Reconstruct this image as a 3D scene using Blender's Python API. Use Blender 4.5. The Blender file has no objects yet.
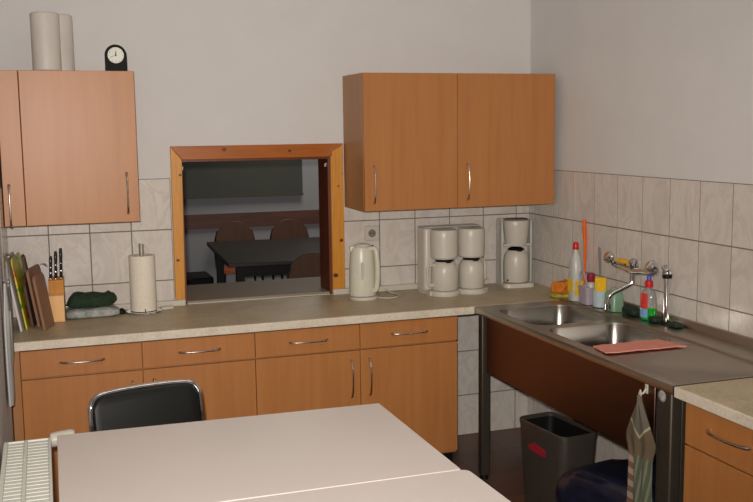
import bpy, bmesh, math, random
from mathutils import Vector, Matrix, noise
random.seed(4)
PI = math.pi
S = bpy.context.scene
C = S.collection

# ------------------------------------------------------------------ camera
CAM = Vector((-2.5602, -4.791, 1.717))
ya, pi_, ro = math.radians(19.0433), math.radians(-7.3052), math.radians(-0.7313)
F = Vector((math.sin(ya)*math.cos(pi_), math.cos(ya)*math.cos(pi_), math.sin(pi_)))
r0 = Vector((math.cos(ya), -math.sin(ya), 0)); u0 = r0.cross(F)
R = r0*math.cos(ro) + u0*math.sin(ro); U = -r0*math.sin(ro) + u0*math.cos(ro)
cd = bpy.data.cameras.new('camera'); cam = bpy.data.objects.new('camera', cd); C.objects.link(cam)
cd.sensor_width = 36; cd.lens = 962.25/753*36; cd.clip_start = .02
cam.matrix_world = Matrix(((R.x, U.x, -F.x, CAM.x), (R.y, U.y, -F.y, CAM.y), (R.z, U.z, -F.z, CAM.z), (0, 0, 0, 1)))
S.camera = cam
# ------------------------------------------------------------------ world, lights, exposure
W = bpy.data.worlds.new('world'); S.world = W; W.use_nodes = True
W.node_tree.nodes['Background'].inputs[0].default_value = (.6, .7, .9, 1)
W.node_tree.nodes['Background'].inputs[1].default_value = .15
def lamp(name, kind, loc, power, color, size=.1, size_y=None, rot=(0, 0, 0)):
    d = bpy.data.lights.new(name, kind); d.energy = power; d.color = color
    if kind == 'AREA':
        d.size = size
        if size_y: d.shape = 'RECTANGLE'; d.size_y = size_y
    else: d.shadow_soft_size = size
    o = bpy.data.objects.new(name, d); o.location = loc; o.rotation_euler = rot; C.objects.link(o); return o
# the camera's flash, just above its lens
fl = lamp('camera_flash', 'SPOT', CAM + U*.07 - R*.03 - F*.03, 475, (1, .92, .845), .025)
fl.data.spot_size = math.radians(82); fl.data.spot_blend = 1
fl.rotation_euler = (F - R*(.05) + U*(.035)).to_track_quat('-Z', 'Y').to_euler()
# weak warm fill light added under the ceiling to lift the ambient
lamp('kitchen_fill_light', 'AREA', (-1.3, -2.6, 2.72), 5, (1, .88, .76), 1.1, .25)
# fill light added below the dining room ceiling to brighten that room
lamp('dining_fill_light', 'AREA', (-.2, 3.1, 2.6), 19, (1, .93, .83), .9, .9)
S.view_settings.view_transform = 'Standard'; S.view_settings.look = 'None'
S.view_settings.gamma = 1; S.view_settings.use_curve_mapping = False
S.view_settings.exposure = 0.0

# ------------------------------------------------------------------ materials
def srgb(r, g, b):
    f = lambda c: c/12.92 if c <= .04045 else ((c+.055)/1.055)**2.4
    return (f(r/255), f(g/255), f(b/255), 1)
class NT:
    def __init__(s, name):
        s.m = bpy.data.materials.new(name); s.m.use_nodes = True; s.t = s.m.node_tree
        s.b = s.t.nodes['Principled BSDF']
    def n(s, typ, **k):
        nd = s.t.nodes.new(typ)
        for a, v in k.items():
            if a.startswith('i_'): nd.inputs[int(a[2:]) if a[2:].isdigit() else a[2:]].default_value = v
            else: setattr(nd, a, v)
        return nd
    def l(s, a, b): s.t.links.new(a, b)
    def set(s, **k):
        for a, v in k.items(): s.b.inputs[a.replace('_', ' ')].default_value = v
def ramp(m, fac, stops):
    r = m.n('ShaderNodeValToRGB'); e = r.color_ramp.elements
    while len(e) < len(stops): e.new(.5)
    for q, (p, c) in zip(e, stops): q.position = p; q.color = c
    m.l(fac, r.inputs[0]); return r.outputs[0]
def coords(m, scale=(1, 1, 1), island=False):
    tc = m.n('ShaderNodeTexCoord'); mp = m.n('ShaderNodeMapping'); mp.inputs['Scale'].default_value = scale
    m.l(tc.outputs['Object'], mp.inputs[0])
    if island:
        g = m.n('ShaderNodeNewGeometry'); mu = m.n('ShaderNodeMath', operation='MULTIPLY'); mu.inputs[1].default_value = 37
        m.l(g.outputs['Random Per Island'], mu.inputs[0]); m.l(mu.outputs[0], mp.inputs['Location'])
    return mp.outputs[0]
def noise_tex(m, vec, scale, detail=4, rough=.55, dist=0):
    t = m.n('ShaderNodeTexNoise'); t.inputs['Scale'].default_value = scale; t.inputs['Detail'].default_value = detail
    t.inputs['Roughness'].default_value = rough; t.inputs['Distortion'].default_value = dist
    m.l(vec, t.inputs['Vector']); return t.outputs['Fac']
def bump(m, h, strength=.2, dist=.002):
    b = m.n('ShaderNodeBump'); b.inputs['Strength'].default_value = strength; b.inputs['Distance'].default_value = dist
    m.l(h, b.inputs['Height']); m.l(b.outputs[0], m.b.inputs['Normal'])
def plain(name, col, rough=.5, metal=0, var=.06, scale=30, bmp=0, **k):
    m = NT(name); c = srgb(*col); v = coords(m)
    f = noise_tex(m, v, scale)
    lo = tuple(x*(1-var) for x in c[:3])+(1,); hi = tuple(min(1, x*(1+var)) for x in c[:3])+(1,)
    m.l(ramp(m, f, [(.3, lo), (.7, hi)]), m.b.inputs['Base Color'])
    m.set(Roughness=rough, Metallic=metal, **k)
    if bmp: bump(m, f, bmp)
    return m.m
def wood(name, c1, c2, c3=None, rough=.4, sc=(14, 14, .9), scale=3, knots=False, dist=.3):
    m = NT(name); v = coords(m, sc)
    f = noise_tex(m, v, scale, 6, .6, dist)
    st = [(.3, srgb(*c1)), (.7, srgb(*c2))]
    if c3: st = [(.25, srgb(*c1)), (.5, srgb(*c2)), (.8, srgb(*c3))]
    col = ramp(m, f, st)
    if knots:
        v0 = coords(m); wv = noise_tex(m, v0, 60, 2); tot = None
        for (kx, kz, kr) in knots:
            d = m.n('ShaderNodeVectorMath', operation='DISTANCE'); sc_ = m.n('ShaderNodeVectorMath', operation='MULTIPLY'); sc_.inputs[1].default_value = (1, 0, 1.25)
            m.l(v0, sc_.inputs[0]); m.l(sc_.outputs[0], d.inputs[0]); d.inputs[1].default_value = (kx, 0, kz*1.25)
            q = m.n('ShaderNodeMath', operation='MULTIPLY_ADD'); m.l(wv, q.inputs[0]); q.inputs[1].default_value = .006; m.l(d.outputs['Value'], q.inputs[2])
            g = m.n('ShaderNodeMapRange'); g.inputs['From Min'].default_value = kr+.004; g.inputs['From Max'].default_value = kr*.5+.003; m.l(q.outputs[0], g.inputs[0])
            if tot is None: tot = g.outputs[0]
            else:
                mxn = m.n('ShaderNodeMath', operation='MAXIMUM'); m.l(tot, mxn.inputs[0]); m.l(g.outputs[0], mxn.inputs[1]); tot = mxn.outputs[0]
        k = tot
        mx = m.n('ShaderNodeMix', data_type='RGBA'); m.l(k, mx.inputs['Factor']); m.l(col, mx.inputs['A'])
        mx.inputs['B'].default_value = srgb(84, 34, 10); col = mx.outputs['Result']
    m.l(col, m.b.inputs['Base Color']); m.set(Roughness=rough)
    return m.m
def tile_mat():
    m = NT('marbled_tile'); v = coords(m, (1, 1, .6), True)
    f = noise_tex(m, v, 5, 5, .6, 1.6)
    col = ramp(m, f, [(.35, srgb(198, 190, 182)), (.5, srgb(211, 205, 197)), (.56, srgb(202, 193, 185)), (.62, srgb(213, 207, 199))])
    m.l(col, m.b.inputs['Base Color']); m.set(Roughness=.22); return m.m
def speckle(name, c1, c2, c3, rough=.45, scale=90):
    m = NT(name); v = coords(m)
    a = noise_tex(m, v, scale, 3, .7); b = noise_tex(m, v, 9, 4)
    mx = m.n('ShaderNodeMath', operation='MULTIPLY_ADD'); mx.inputs[1].default_value = .6; m.l(a, mx.inputs[0])
    mu = m.n('ShaderNodeMath', operation='MULTIPLY'); mu.inputs[1].default_value = .4; m.l(b, mu.inputs[0]); m.l(mu.outputs[0], mx.inputs[2])
    m.l(ramp(m, mx.outputs[0], [(.35, srgb(*c1)), (.5, srgb(*c2)), (.66, srgb(*c3))]), m.b.inputs['Base Color'])
    m.set(Roughness=rough); return m.m
def steel(name, col=(190, 188, 184), rough=.28, sc=(2, 60, 60), var=.1):
    m = NT(name); v = coords(m, sc); f = noise_tex(m, v, 6, 3)
    c = srgb(*col)
    m.l(ramp(m, f, [(.3, tuple(x*(1-var) for x in c[:3])+(1,)), (.7, c)]), m.b.inputs['Base Color'])
    rr = m.n('ShaderNodeMapRange'); rr.inputs['To Min'].default_value = rough*.8; rr.inputs['To Max'].default_value = rough*1.3
    m.l(f, rr.inputs[0]); m.l(rr.outputs[0], m.b.inputs['Roughness']); m.set(Metallic=1); return m.m
def stripes(name, cols, axis, scale, rough=.9, diag=0):
    m = NT(name); tc = m.n('ShaderNodeTexCoord'); sx = m.n('ShaderNodeSeparateXYZ'); m.l(tc.outputs['Object'], sx.inputs[0])
    o = sx.outputs[axis]
    if diag:
        ad = m.n('ShaderNodeMath', operation='MULTIPLY_ADD'); ad.inputs[1].default_value = diag
        m.l(sx.outputs['Y' if axis == 'Z' else 'Z'], ad.inputs[0]); m.l(o, ad.inputs[2]); o = ad.outputs[0]
    mu = m.n('ShaderNodeMath', operation='MULTIPLY'); mu.inputs[1].default_value = scale; m.l(o, mu.inputs[0])
    fr = m.n('ShaderNodeMath', operation='FRACT'); m.l(mu.outputs[0], fr.inputs[0])
    n = len(cols); r = m.n('ShaderNodeValToRGB'); r.color_ramp.interpolation = 'CONSTANT'; e = r.color_ramp.elements
    while len(e) < n: e.new(.5)
    for i, c in enumerate(cols): e[i].position = i/n; e[i].color = srgb(*c)
    m.l(fr.outputs[0], r.inputs[0]); m.l(r.outputs[0], m.b.inputs['Base Color']); m.set(Roughness=rough); return m.m

M = {}
M['paint'] = plain('wall_paint', (211, 209, 207), .8, var=.02, scale=6, bmp=.05)
M['ceiling'] = plain('ceiling_paint', (228, 230, 230), .9, var=.02)
M['tile'] = tile_mat()
M['grout'] = plain('tile_grout', (122, 116, 110), .9)
M['beech'] = wood('beech_laminate', (166, 108, 58), (176, 116, 64), (182, 123, 69), .41, (9, 9, .5), 2.6)
M['beech_dark'] = wood('beech_side_laminate', (158, 108, 64), (170, 120, 74), None, .4, (9, 9, .5), 2.6)
M['pine'] = wood('knotty_pine', (184, 120, 40), (208, 144, 54), (190, 122, 42), .35, (14, 14, 1), 4, [(-1.107, 1.137, .013), (-1.142, .955, .016), (-1.925, 1.50, .009), (-1.95, 1.08, .010), (-1.12, 1.42, .007)])
M['pine_h'] = wood('knotty_pine_crosswise', (148, 80, 14), (170, 94, 22), (140, 72, 12), .35, (1, 14, 14), 4, [(-1.705, 1.619, .013), (-1.372, 1.606, .010)])
M['jamb'] = wood('red_brown_stained_wood', (88, 40, 22), (108, 52, 28), None, .4)
M['darkwood'] = wood('dark_brown_wood', (84, 54, 46), (104, 68, 58), None, .5, (1, 9, 9))
M['worktop'] = speckle('beige_speckled_laminate', (162, 146, 116), (182, 166, 136), (196, 182, 152))
M['worktop_edge'] = speckle('pale_worktop_edge', (196, 184, 166), (212, 202, 184), (224, 214, 198))
M['table'] = plain('table_laminate', (218, 210, 204), .45, var=.02, scale=3)
M['tedge'] = plain('table_edge', (186, 184, 178), .5)
M['steel'] = steel('stainless_steel', (176, 168, 158), .3, (40, 2, 40))
M['basin'] = steel('basin_steel', (170, 166, 160), .2, (3, 3, 60))
M['apron'] = steel('reflection_tinted_apron_steel', (126, 98, 84), .36, (40, 2, 40))  # brown tint paints the red-brown floor's reflection into the steel
M['legsteel'] = plain('dull_shaded_leg_steel', (84, 77, 68), .5, .7)  # base colour darkened to carry the shade under the sink
M['chrome'] = steel('chrome', (222, 222, 224), .08, (1, 1, 1), .02)
M['satin'] = steel('satin_handle_metal', (206, 196, 184), .25, (5, 5, 5))
M['floor'] = None
m = NT('red_brown_floor_tiles'); v = coords(m)
br = m.n('ShaderNodeTexBrick'); br.offset = 0; br.squash = 1
for k, val in (('Color1', srgb(104, 70, 54)), ('Color2', srgb(92, 62, 48)), ('Mortar', srgb(66, 56, 48)), ('Scale', 1), ('Mortar Size', .006), ('Brick Width', .3), ('Row Height', .3)): br.inputs[k].default_value = val
m.l(v, br.inputs['Vector']); m.l(br.outputs['Color'], m.b.inputs['Base Color']); m.set(Roughness=.35); M['floor'] = m.m
M['dfloor'] = plain('dining_floor', (92, 78, 66), .5)
M['white'] = plain('white_plastic', (198, 192, 180), .35, var=.02)
M['white2'] = plain('off_white_plastic', (188, 190, 184), .3, var=.03)
M['kettle'] = plain('kettle_plastic', (204, 202, 184), .32, var=.03)
M['wgroove'] = plain('grey_groove', (120, 114, 106), .6)
M['black'] = plain('black_plastic', (18, 18, 18), .5, Specular_IOR_Level=.25)
M['vinyl'] = plain('black_vinyl', (14, 15, 13), .42, var=.2, scale=200, bmp=.1, Specular_IOR_Level=.3)
M['paper'] = plain('paper_towel', (226, 218, 202), .9, var=.04, scale=60, bmp=.3)
M['wrap'] = plain('wrapped_paper', (206, 200, 192), .5, var=.05, scale=9)
M['card'] = plain('cardboard', (150, 120, 90), .9)
M['green'] = plain('dark_green_cloth', (30, 52, 32), .95, var=.35, scale=40, bmp=.6)
M['flecked'] = speckle('flecked_towel', (96, 112, 114), (150, 156, 152), (190, 186, 176), .95, 45)
M['towel'] = stripes('grey_white_towel', [(178, 180, 178), (120, 138, 142), (196, 194, 186), (150, 160, 158)], 'X', 9)
M['hangtowel'] = stripes('grey_striped_tea_towel', [(170, 166, 156), (84, 80, 76), (150, 146, 138), (104, 100, 94)], 'Y', 11)
M['blockwood'] = wood('knife_block_wood', (222, 170, 108), (234, 186, 124), None, .45)
M['blockwood2'] = wood('knife_block_top_wood', (186, 122, 44), (204, 140, 56), None, .45)
M['boardwood'] = wood('brown_board_wood', (112, 78, 58), (148, 108, 82), (126, 88, 64), .6)
M['boarddark'] = wood('dark_board_wood', (70, 48, 40), (96, 68, 54), None, .6)
M['whiteboard'] = plain('white_board_plastic', (206, 202, 204), .5)
m = NT('fruit_print'); v = coords(m); f = noise_tex(m, v, 14, 2, .5, .8)
m.l(ramp(m, f, [(.30, srgb(70, 120, 20)), (.42, srgb(150, 190, 30)), (.5, srgb(226, 210, 60)), (.58, srgb(214, 180, 40)), (.66, srgb(190, 50, 30))]), m.b.inputs['Base Color']); m.set(Roughness=.4); M['fruit'] = m.m
M['sponge_y'] = plain('yellow_sponge', (226, 180, 30), .95, var=.2, scale=150, bmp=.6)
M['sponge_o'] = plain('orange_cloth', (206, 120, 30), .95, var=.4, scale=30, bmp=.6)
M['sponge_g'] = plain('yellow_green_cloth', (170, 164, 60), .95, var=.4, scale=30, bmp=.6)
M['orange'] = plain('orange_plastic', (236, 104, 24), .4)
M['red'] = plain('red_plastic', (200, 26, 30), .35)
M['blue'] = plain('blue_plastic', (40, 80, 180), .35)
M['lblue'] = plain('pale_blue_plastic', (176, 192, 196), .35)
M['purple'] = plain('pale_violet_plastic', (168, 156, 166), .4)
M['pinkcloth'] = plain('pink_cloth', (216, 140, 124), .95, var=.06, scale=120, bmp=.4)
M['mint'] = plain('mint_plastic', (150, 190, 160), .3, var=.1, Transmission_Weight=.35)
M['gliquid'] = plain('green_soap', (20, 176, 50), .15, Transmission_Weight=.3)
M['clear'] = plain('clear_plastic', (226, 226, 222), .1, Transmission_Weight=.75)
M['label_r'] = plain('red_label', (206, 60, 52), .4)
M['label_b'] = plain('blue_label', (120, 160, 210), .4)
M['label_y'] = plain('yellow_label', (230, 190, 40), .4)
M['darkgreen'] = plain('dark_green_matte', (24, 46, 28), .7, var=.4, scale=20)
M['bin'] = plain('grey_bin_metal', (88, 80, 74), .36, .5)
M['navy'] = plain('navy_plastic_bag', (24, 28, 46), .35, var=.3, scale=14, bmp=.8)
M['chalk'] = plain('dark_green_chalkboard', (70, 72, 64), .6, var=.05, scale=5)
M['dpaint'] = plain('grey_dining_wall', (150, 152, 156), .85, var=.02)
M['dtable'] = plain('charcoal_table_top', (48, 44, 40), .4)
M['chairwood'] = wood('brown_chair_plywood', (84, 58, 44), (100, 70, 52), None, .4)
M['seatwood'] = wood('orange_brown_seat_plywood', (176, 96, 62), (190, 108, 70), None, .4)
M['radiator'] = plain('cream_radiator_enamel', (224, 226, 218), .4, var=.02)
M['clockface'] = plain('cream_clock_face', (206, 208, 194), .4, var=.02)

# ------------------------------------------------------------------ geometry helpers
def nb(): return bmesh.new()
def add_box(bm, x0, x1, y0, y1, z0, z1, mi=0):
    x0, x1 = min(x0, x1), max(x0, x1); y0, y1 = min(y0, y1), max(y0, y1); z0, z1 = min(z0, z1), max(z0, z1)
    v = [bm.verts.new(p) for p in ((x0,y0,z0),(x1,y0,z0),(x1,y1,z0),(x0,y1,z0),(x0,y0,z1),(x1,y0,z1),(x1,y1,z1),(x0,y1,z1))]
    for f in ((0,3,2,1),(4,5,6,7),(0,1,5,4),(1,2,6,5),(2,3,7,6),(3,0,4,7)):
        bm.faces.new([v[i] for i in f]).material_index = mi
    return v
def add_loft(bm, rings, cap0=True, cap1=True, closed=True, mi=0):
    vs = [[bm.verts.new(p) for p in r] for r in rings]
    n = len(rings[0])
    for a, b in zip(vs, vs[1:]):
        for i in range(n if closed else n-1):
            j = (i+1) % n
            bm.faces.new((a[i], a[j], b[j], b[i])).material_index = mi
    if cap0 and closed: bm.faces.new(vs[0][::-1]).material_index = mi
    if cap1 and closed: bm.faces.new(vs[-1]).material_index = mi
    return vs
def circ(cx, cy, z, rx, ry=None, n=24):
    ry = rx if ry is None else ry
    return [(cx+rx*math.cos(2*PI*i/n), cy+ry*math.sin(2*PI*i/n), z) for i in range(n)]
def rrect(cx, cy, z, w, d, r, n=5):
    out = []
    for (sx, sy, a0) in ((1, 1, 0), (-1, 1, PI/2), (-1, -1, PI), (1, -1, 3*PI/2)):
        for k in range(n+1):
            a = a0+PI/2*k/n
            out.append((cx+sx*(w/2-r)+r*math.cos(a), cy+sy*(d/2-r)+r*math.sin(a), z))
    return out
def add_lathe(bm, prof, cx=0, cy=0, n=24, mi=0, cap0=True, cap1=True):
    add_loft(bm, [circ(cx, cy, z, max(r, .0004), n=n) for r, z in prof], cap0, cap1, mi=mi)
def spline(pts, seg=6):
    pts = [Vector(p) for p in pts]; out = []
    P = [pts[0]*2-pts[1]]+pts+[pts[-1]*2-pts[-2]]
    for i in range(1, len(P)-2):
        a, b, c, d = P[i-1:i+3]
        for k in range(seg):
            t = k/seg
            out.append(.5*((2*b)+(c-a)*t+(2*a-5*b+4*c-d)*t*t+(3*b-a-3*c+d)*t**3))
    out.append(pts[-1]); return out
def add_tube(bm, pts, r, n=10, smooth=0, mi=0, flat=1):
    pts = spline(pts, smooth) if smooth else [Vector(p) for p in pts]
    rs = r if isinstance(r, (list, tuple)) else [r]*len(pts)
    if len(rs) != len(pts):
        rs = [rs[min(len(rs)-1, int(i*(len(rs)-1)/(len(pts)-1)+.5))] for i in range(len(pts))]
    rings = []; up = None
    for i, p in enumerate(pts):
        t = (pts[min(i+1, len(pts)-1)]-pts[max(i-1, 0)]).normalized()
        if up is None: up = t.orthogonal().normalized()
        else:
            up = (up - t*up.dot(t)); up = up.normalized() if up.length > 1e-6 else t.orthogonal().normalized()
        s = t.cross(up)
        rings.append([tuple(p+up*rs[i]*math.cos(2*PI*k/n)+s*rs[i]*flat*math.sin(2*PI*k/n)) for k in range(n)])
    add_loft(bm, rings, mi=mi)
def add_prism(bm, poly, axis, a, b, mi=0):
    """polygon of 2D points extruded along axis from a to b"""
    def P(q, t):
        return {'x': (t, q[0], q[1]), 'y': (q[0], t, q[1]), 'z': (q[0], q[1], t)}[axis]
    add_loft(bm, [[P(q, a) for q in poly], [P(q, b) for q in poly]], mi=mi)
def obj(name, bm, mats, parent=None, bevel=0, smooth=True, angle=35, seg=2, subsurf=0):
    bmesh.ops.recalc_face_normals(bm, faces=bm.faces)
    me = bpy.data.meshes.new(name); bm.to_mesh(me); bm.free()
    for mm in (mats if isinstance(mats, (list, tuple)) else [mats]): me.materials.append(mm)
    if smooth:
        me.shade_smooth(); me.set_sharp_from_angle(angle=math.radians(angle))
    o = bpy.data.objects.new(name, me); C.objects.link(o)
    if parent: o.parent = parent
    if bevel:
        b = o.modifiers.new('bevel', 'BEVEL'); b.width = bevel; b.segments = seg; b.limit_method = 'ANGLE'; b.angle_limit = math.radians(40)
    if subsurf:
        b = o.modifiers.new('sub', 'SUBSURF'); b.levels = b.render_levels = subsurf
    return o
def box(name, x0, x1, y0, y1, z0, z1, mat, parent=None, bevel=.0015):
    bm = nb(); add_box(bm, x0, x1, y0, y1, z0, z1); return obj(name, bm, mat, parent, bevel)
def thing(name, label, cat, loc=(0, 0, 0), rotz=0, group=None):
    o = bpy.data.objects.new(name, None); C.objects.link(o); o.empty_display_size = .05
    o.location = loc; o.rotation_euler = (0, 0, rotz); o['label'] = label; o['category'] = cat
    if group: o['group'] = group
    return o
def tag(o, label, cat, loc=None, rotz=None, group=None):
    o['label'] = label; o['category'] = cat
    if group: o['group'] = group
    if loc is not None: o.location = loc
    if rotz is not None: o.rotation_euler = (0, 0, rotz)
    return o
def struct(name, bm, mat, parent=None, bevel=0):
    o = obj(name, bm, mat, parent, bevel); 
    if not parent: o['kind'] = 'structure'
    return o
def dup(root, loc, rotz=None, label=None):
    r = root.copy(); C.objects.link(r); r.location = loc
    if rotz is not None: r.rotation_euler = (0, 0, rotz)
    if label: r['label'] = label
    for ch in list(root.children):
        c = ch.copy(); C.objects.link(c); c.parent = r
        for g in list(ch.children):
            d = g.copy(); C.objects.link(d); d.parent = c
    return r
def wobble(bm, amp, freq, seed=0):
    for v in bm.verts:
        d = noise.noise_vector(v.co*freq+Vector((seed, seed*2, 0)))
        v.co += d*amp

# ------------------------------------------------------------------ room shell
XL, XR, YR, ZC = -2.735, 0.0, -5.7, 2.78
HX0, HX1, HZ0, HZ1 = -1.922, -1.156, .8514, 1.572      # serving hatch opening
WT = .17
bm = nb()
add_box(bm, -4.3, HX0, 0, WT, 0, ZC); add_box(bm, HX1, 1.6, 0, WT, 0, ZC)
add_box(bm, HX0, HX1, 0, WT, HZ1, ZC); add_box(bm, HX0, HX1, 0, WT, 0, .8134)
wall_back = struct('wall_back', bm, M['paint'])
bm = nb(); add_box(bm, XR, XR+.12, YR, 0, 0, ZC); wall_right = struct('wall_right', bm, M['paint'])
bm = nb(); add_box(bm, XL-.12, XL, YR, 0, 0, ZC); wall_left = struct('wall_left', bm, M['paint'])
bm = nb(); add_box(bm, XL-.12, XR+.12, YR-.12, YR, 0, ZC); struct('wall_rear', bm, M['paint'])
bm = nb(); add_box(bm, XL-.12, XR+.12, YR-.12, 0, -.05, 0); struct('floor', bm, M['floor'])
bm = nb(); add_box(bm, XL-.12, XR+.12, YR-.12, 0, ZC, ZC+.05); struct('ceiling', bm, M['ceiling'])
# the dining room beyond the hatch
DY = 4.2
bm = nb(); add_box(bm, -4.3, 1.6, DY, DY+.1, 0, ZC); struct('wall_dining_far', bm, M['dpaint'])
bm = nb(); add_box(bm, -4.4, -4.3, 0, DY+.1, 0, ZC); struct('wall_dining_left', bm, M['dpaint'])
bm = nb(); add_box(bm, 1.6, 1.7, 0, DY+.1, 0, ZC); struct('wall_dining_right', bm, M['dpaint'])
bm = nb(); add_box(bm, -4.4, 1.7, WT, DY+.1, -.05, 0); struct('floor_dining', bm, M['dfloor'])
bm = nb(); add_box(bm, -4.4, 1.7, 0, DY+.1, ZC, ZC+.05); struct('ceiling_dining', bm, M['ceiling'])
bm = nb(); add_box(bm, -4.3, 1.6, DY-.03, DY, .80, .935); struct('trim_1', bm, M['darkwood'])

# tiles: every tile a chamfered plate in one mesh per wall section
def tiles(name, parent, axis, us, zs, umin, umax, zmin, zmax, sign):
    """axis 'x': tiles on y=0 facing -y; axis 'y': on the plane x=const facing sign"""
    bt = nb(); g = .0024
    us = sorted(us); zs = sorted(zs)
    for a, b in zip(us, us[1:]):
        a2, b2 = max(a, umin), min(b, umax)
        if b2-a2 < .008: continue
        for c, d in zip(zs, zs[1:]):
            c2, d2 = max(c, zmin), min(d, zmax)
            if d2-c2 < .008: continue
            def P(u, z, t): return (u, -t, z) if axis == 'x' else (sign[0]+sign[1]*t, u, z)
            r1 = [P(a2+g, c2+g, .002), P(b2-g, c2+g, .002), P(b2-g, d2-g, .002), P(a2+g, d2-g, .002)]
            h = g+.0006
            r2 = [P(a2+h, c2+h, .0048), P(b2-h, c2+h, .0048), P(b2-h, d2-h, .0048), P(a2+h, d2-h, .0048)]
            add_loft(bt, [r1, r2], cap0=False)
    obj('wall_tiles', bt, M['tile'], parent, smooth=False)
    bg = nb()
    if axis == 'x': add_box(bg, umin, umax, -.0035, 0, zmin, zmax)
    else: add_box(bg, sign[0], sign[0]+sign[1]*.0035, umin, umax, zmin, zmax)
    obj('tile_grout', bg, M['grout'], parent, smooth=False)
ZR = [.2288+.251*k for k in range(-1, 6)]
XBR = [-(.0835-.2014)-.2014*k for k in range(0, 8)]
tiles('r', wall_back, 'x', XBR, ZR, -1.089, 0, 0, 1.484, None)
tiles('l', wall_back, 'x', [-2.7395, -2.549, -2.361, -2.167, -1.972], ZR, XL, -1.972, .78, 1.484, None)
YRW = [-1.483+.2014*k for k in range(-9, 9)]
tiles('rr', wall_right, 'y', YRW, ZR, -3.2, -.0065, 0, 1.484, (0, -1))
tiles('ll', wall_left, 'y', [-.006-.2*k for k in range(0, 5)], ZR, -.66, -.0065, .78, 1.484, (XL, 1))

# serving hatch frame: boards with mitred corners
wf = thing('window_1', '', '')
for k in ('label', 'category'): del wf[k]
wf['kind'] = 'structure'
o_ = [(-1.967, 1.639), (-1.090, 1.639), (-1.089, .889), (-1.970, .889)]   # outer corners TL TR BR BL
i_ = [(-1.913, 1.572), (-1.157, 1.572), (-1.156, .858), (-1.922, .858)]
bm = nb(); add_prism(bm, [o_[0], o_[1], i_[1], i_[0]], 'y', -.022, 0); obj('frame_board', bm, M['pine_h'], wf, .003)
bm = nb(); add_prism(bm, [o_[0], i_[0], i_[3], o_[3]], 'y', -.022, 0); obj('frame_board', bm, M['pine'], wf, .003)
bm = nb(); add_prism(bm, [i_[1], o_[1], o_[2], i_[2]], 'y', -.022, 0); obj('frame_board', bm, M['pine'], wf, .003)
bm = nb(); add_prism(bm, [(-1.150, 1.60), (-1.112, 1.62), (-1.112, .889), (-1.150, .875)], 'y', -.028, -.022); obj('frame_moulding', bm, M['pine'], wf, .002)
for x0, x1 in ((HX0-.004, HX0+.012), (HX1-.012, HX1+.004)):
    box('jamb_board', x0, x1, 0.0, WT+.01, .853, HZ1, M['jamb'], wf)
box('jamb_board', HX0+.012, HX1-.012, 0.0, WT+.01, HZ1-.012, HZ1+.004, M['jamb'], wf)
for x in (HX0+.016, HX1-.016):
    bm = nb(); add_tube(bm, [(x, .02, 1.535), (x, .03, 1.535), (x, .03, 1.52)], .004); obj('hinge_pin', bm, M['white'], wf)

# ------------------------------------------------------------------ worktops
def worktop(name, label, pts, zt=.8514, th=.038):
    t = thing(name, label, 'worktop', (0, 0, 0))
    return t
t = thing('worktop', 'long beige speckled worktop running along the back wall below the hatch', 'worktop', (-1.37, -.3, .8134))
bm = nb(); add_box(bm, -2.731+1.37, -.006+1.37, -.600+.3, -.0065+.3, 0, .038); obj('top_slab', bm, M['worktop'], t, .004, seg=3)
bm = nb(); add_box(bm, -2.731+1.37, -.6175+1.37, -.6065+.3, -.600+.3, 0, .0375); obj('front_edging', bm, M['worktop_edge'], t, .003)
t = thing('worktop', 'short beige worktop right of the sink above the near cupboard', 'worktop', (-.3, -2.6, .8134))
bm = nb(); add_box(bm, -.608+.3, -.006+.3, -2.98+2.6, -2.168+2.6, 0, .038); obj('top_slab', bm, M['worktop'], t, .004, seg=3)
bm = nb(); add_box(bm, -.6146+.3, -.608+.3, -2.98+2.6, -2.168+2.6, 0, .0375); obj('front_edging', bm, M['worktop_edge'], t, .003)
# pale sill strip along the back of the worktop in the hatch and dining side ledge
bm = nb(); add_box(bm, HX0+.012, HX1-.012, -.0055, .008, .8516, .858)
tag(obj('sill_strip', bm, M['white'], None, .002), 'thin white sill strip at the back of the worktop in the hatch opening', 'sill strip')
t = thing('serving_ledge', 'grey brown serving ledge on the dining room side of the hatch', 'counter', (-1.5, .3, 0))
bm = nb(); add_box(bm, -.42, .342, -.29, -.121, .8136, .866); add_box(bm, -1.2, 1.2, -.121, .22, .83, .866); obj('ledge_top', bm, plain('grey_brown_ledge', (140, 124, 106), .6), t)
box('panel', -1.2, 1.2, -.10, .14, 0, .83, M['dpaint'], t)

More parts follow.
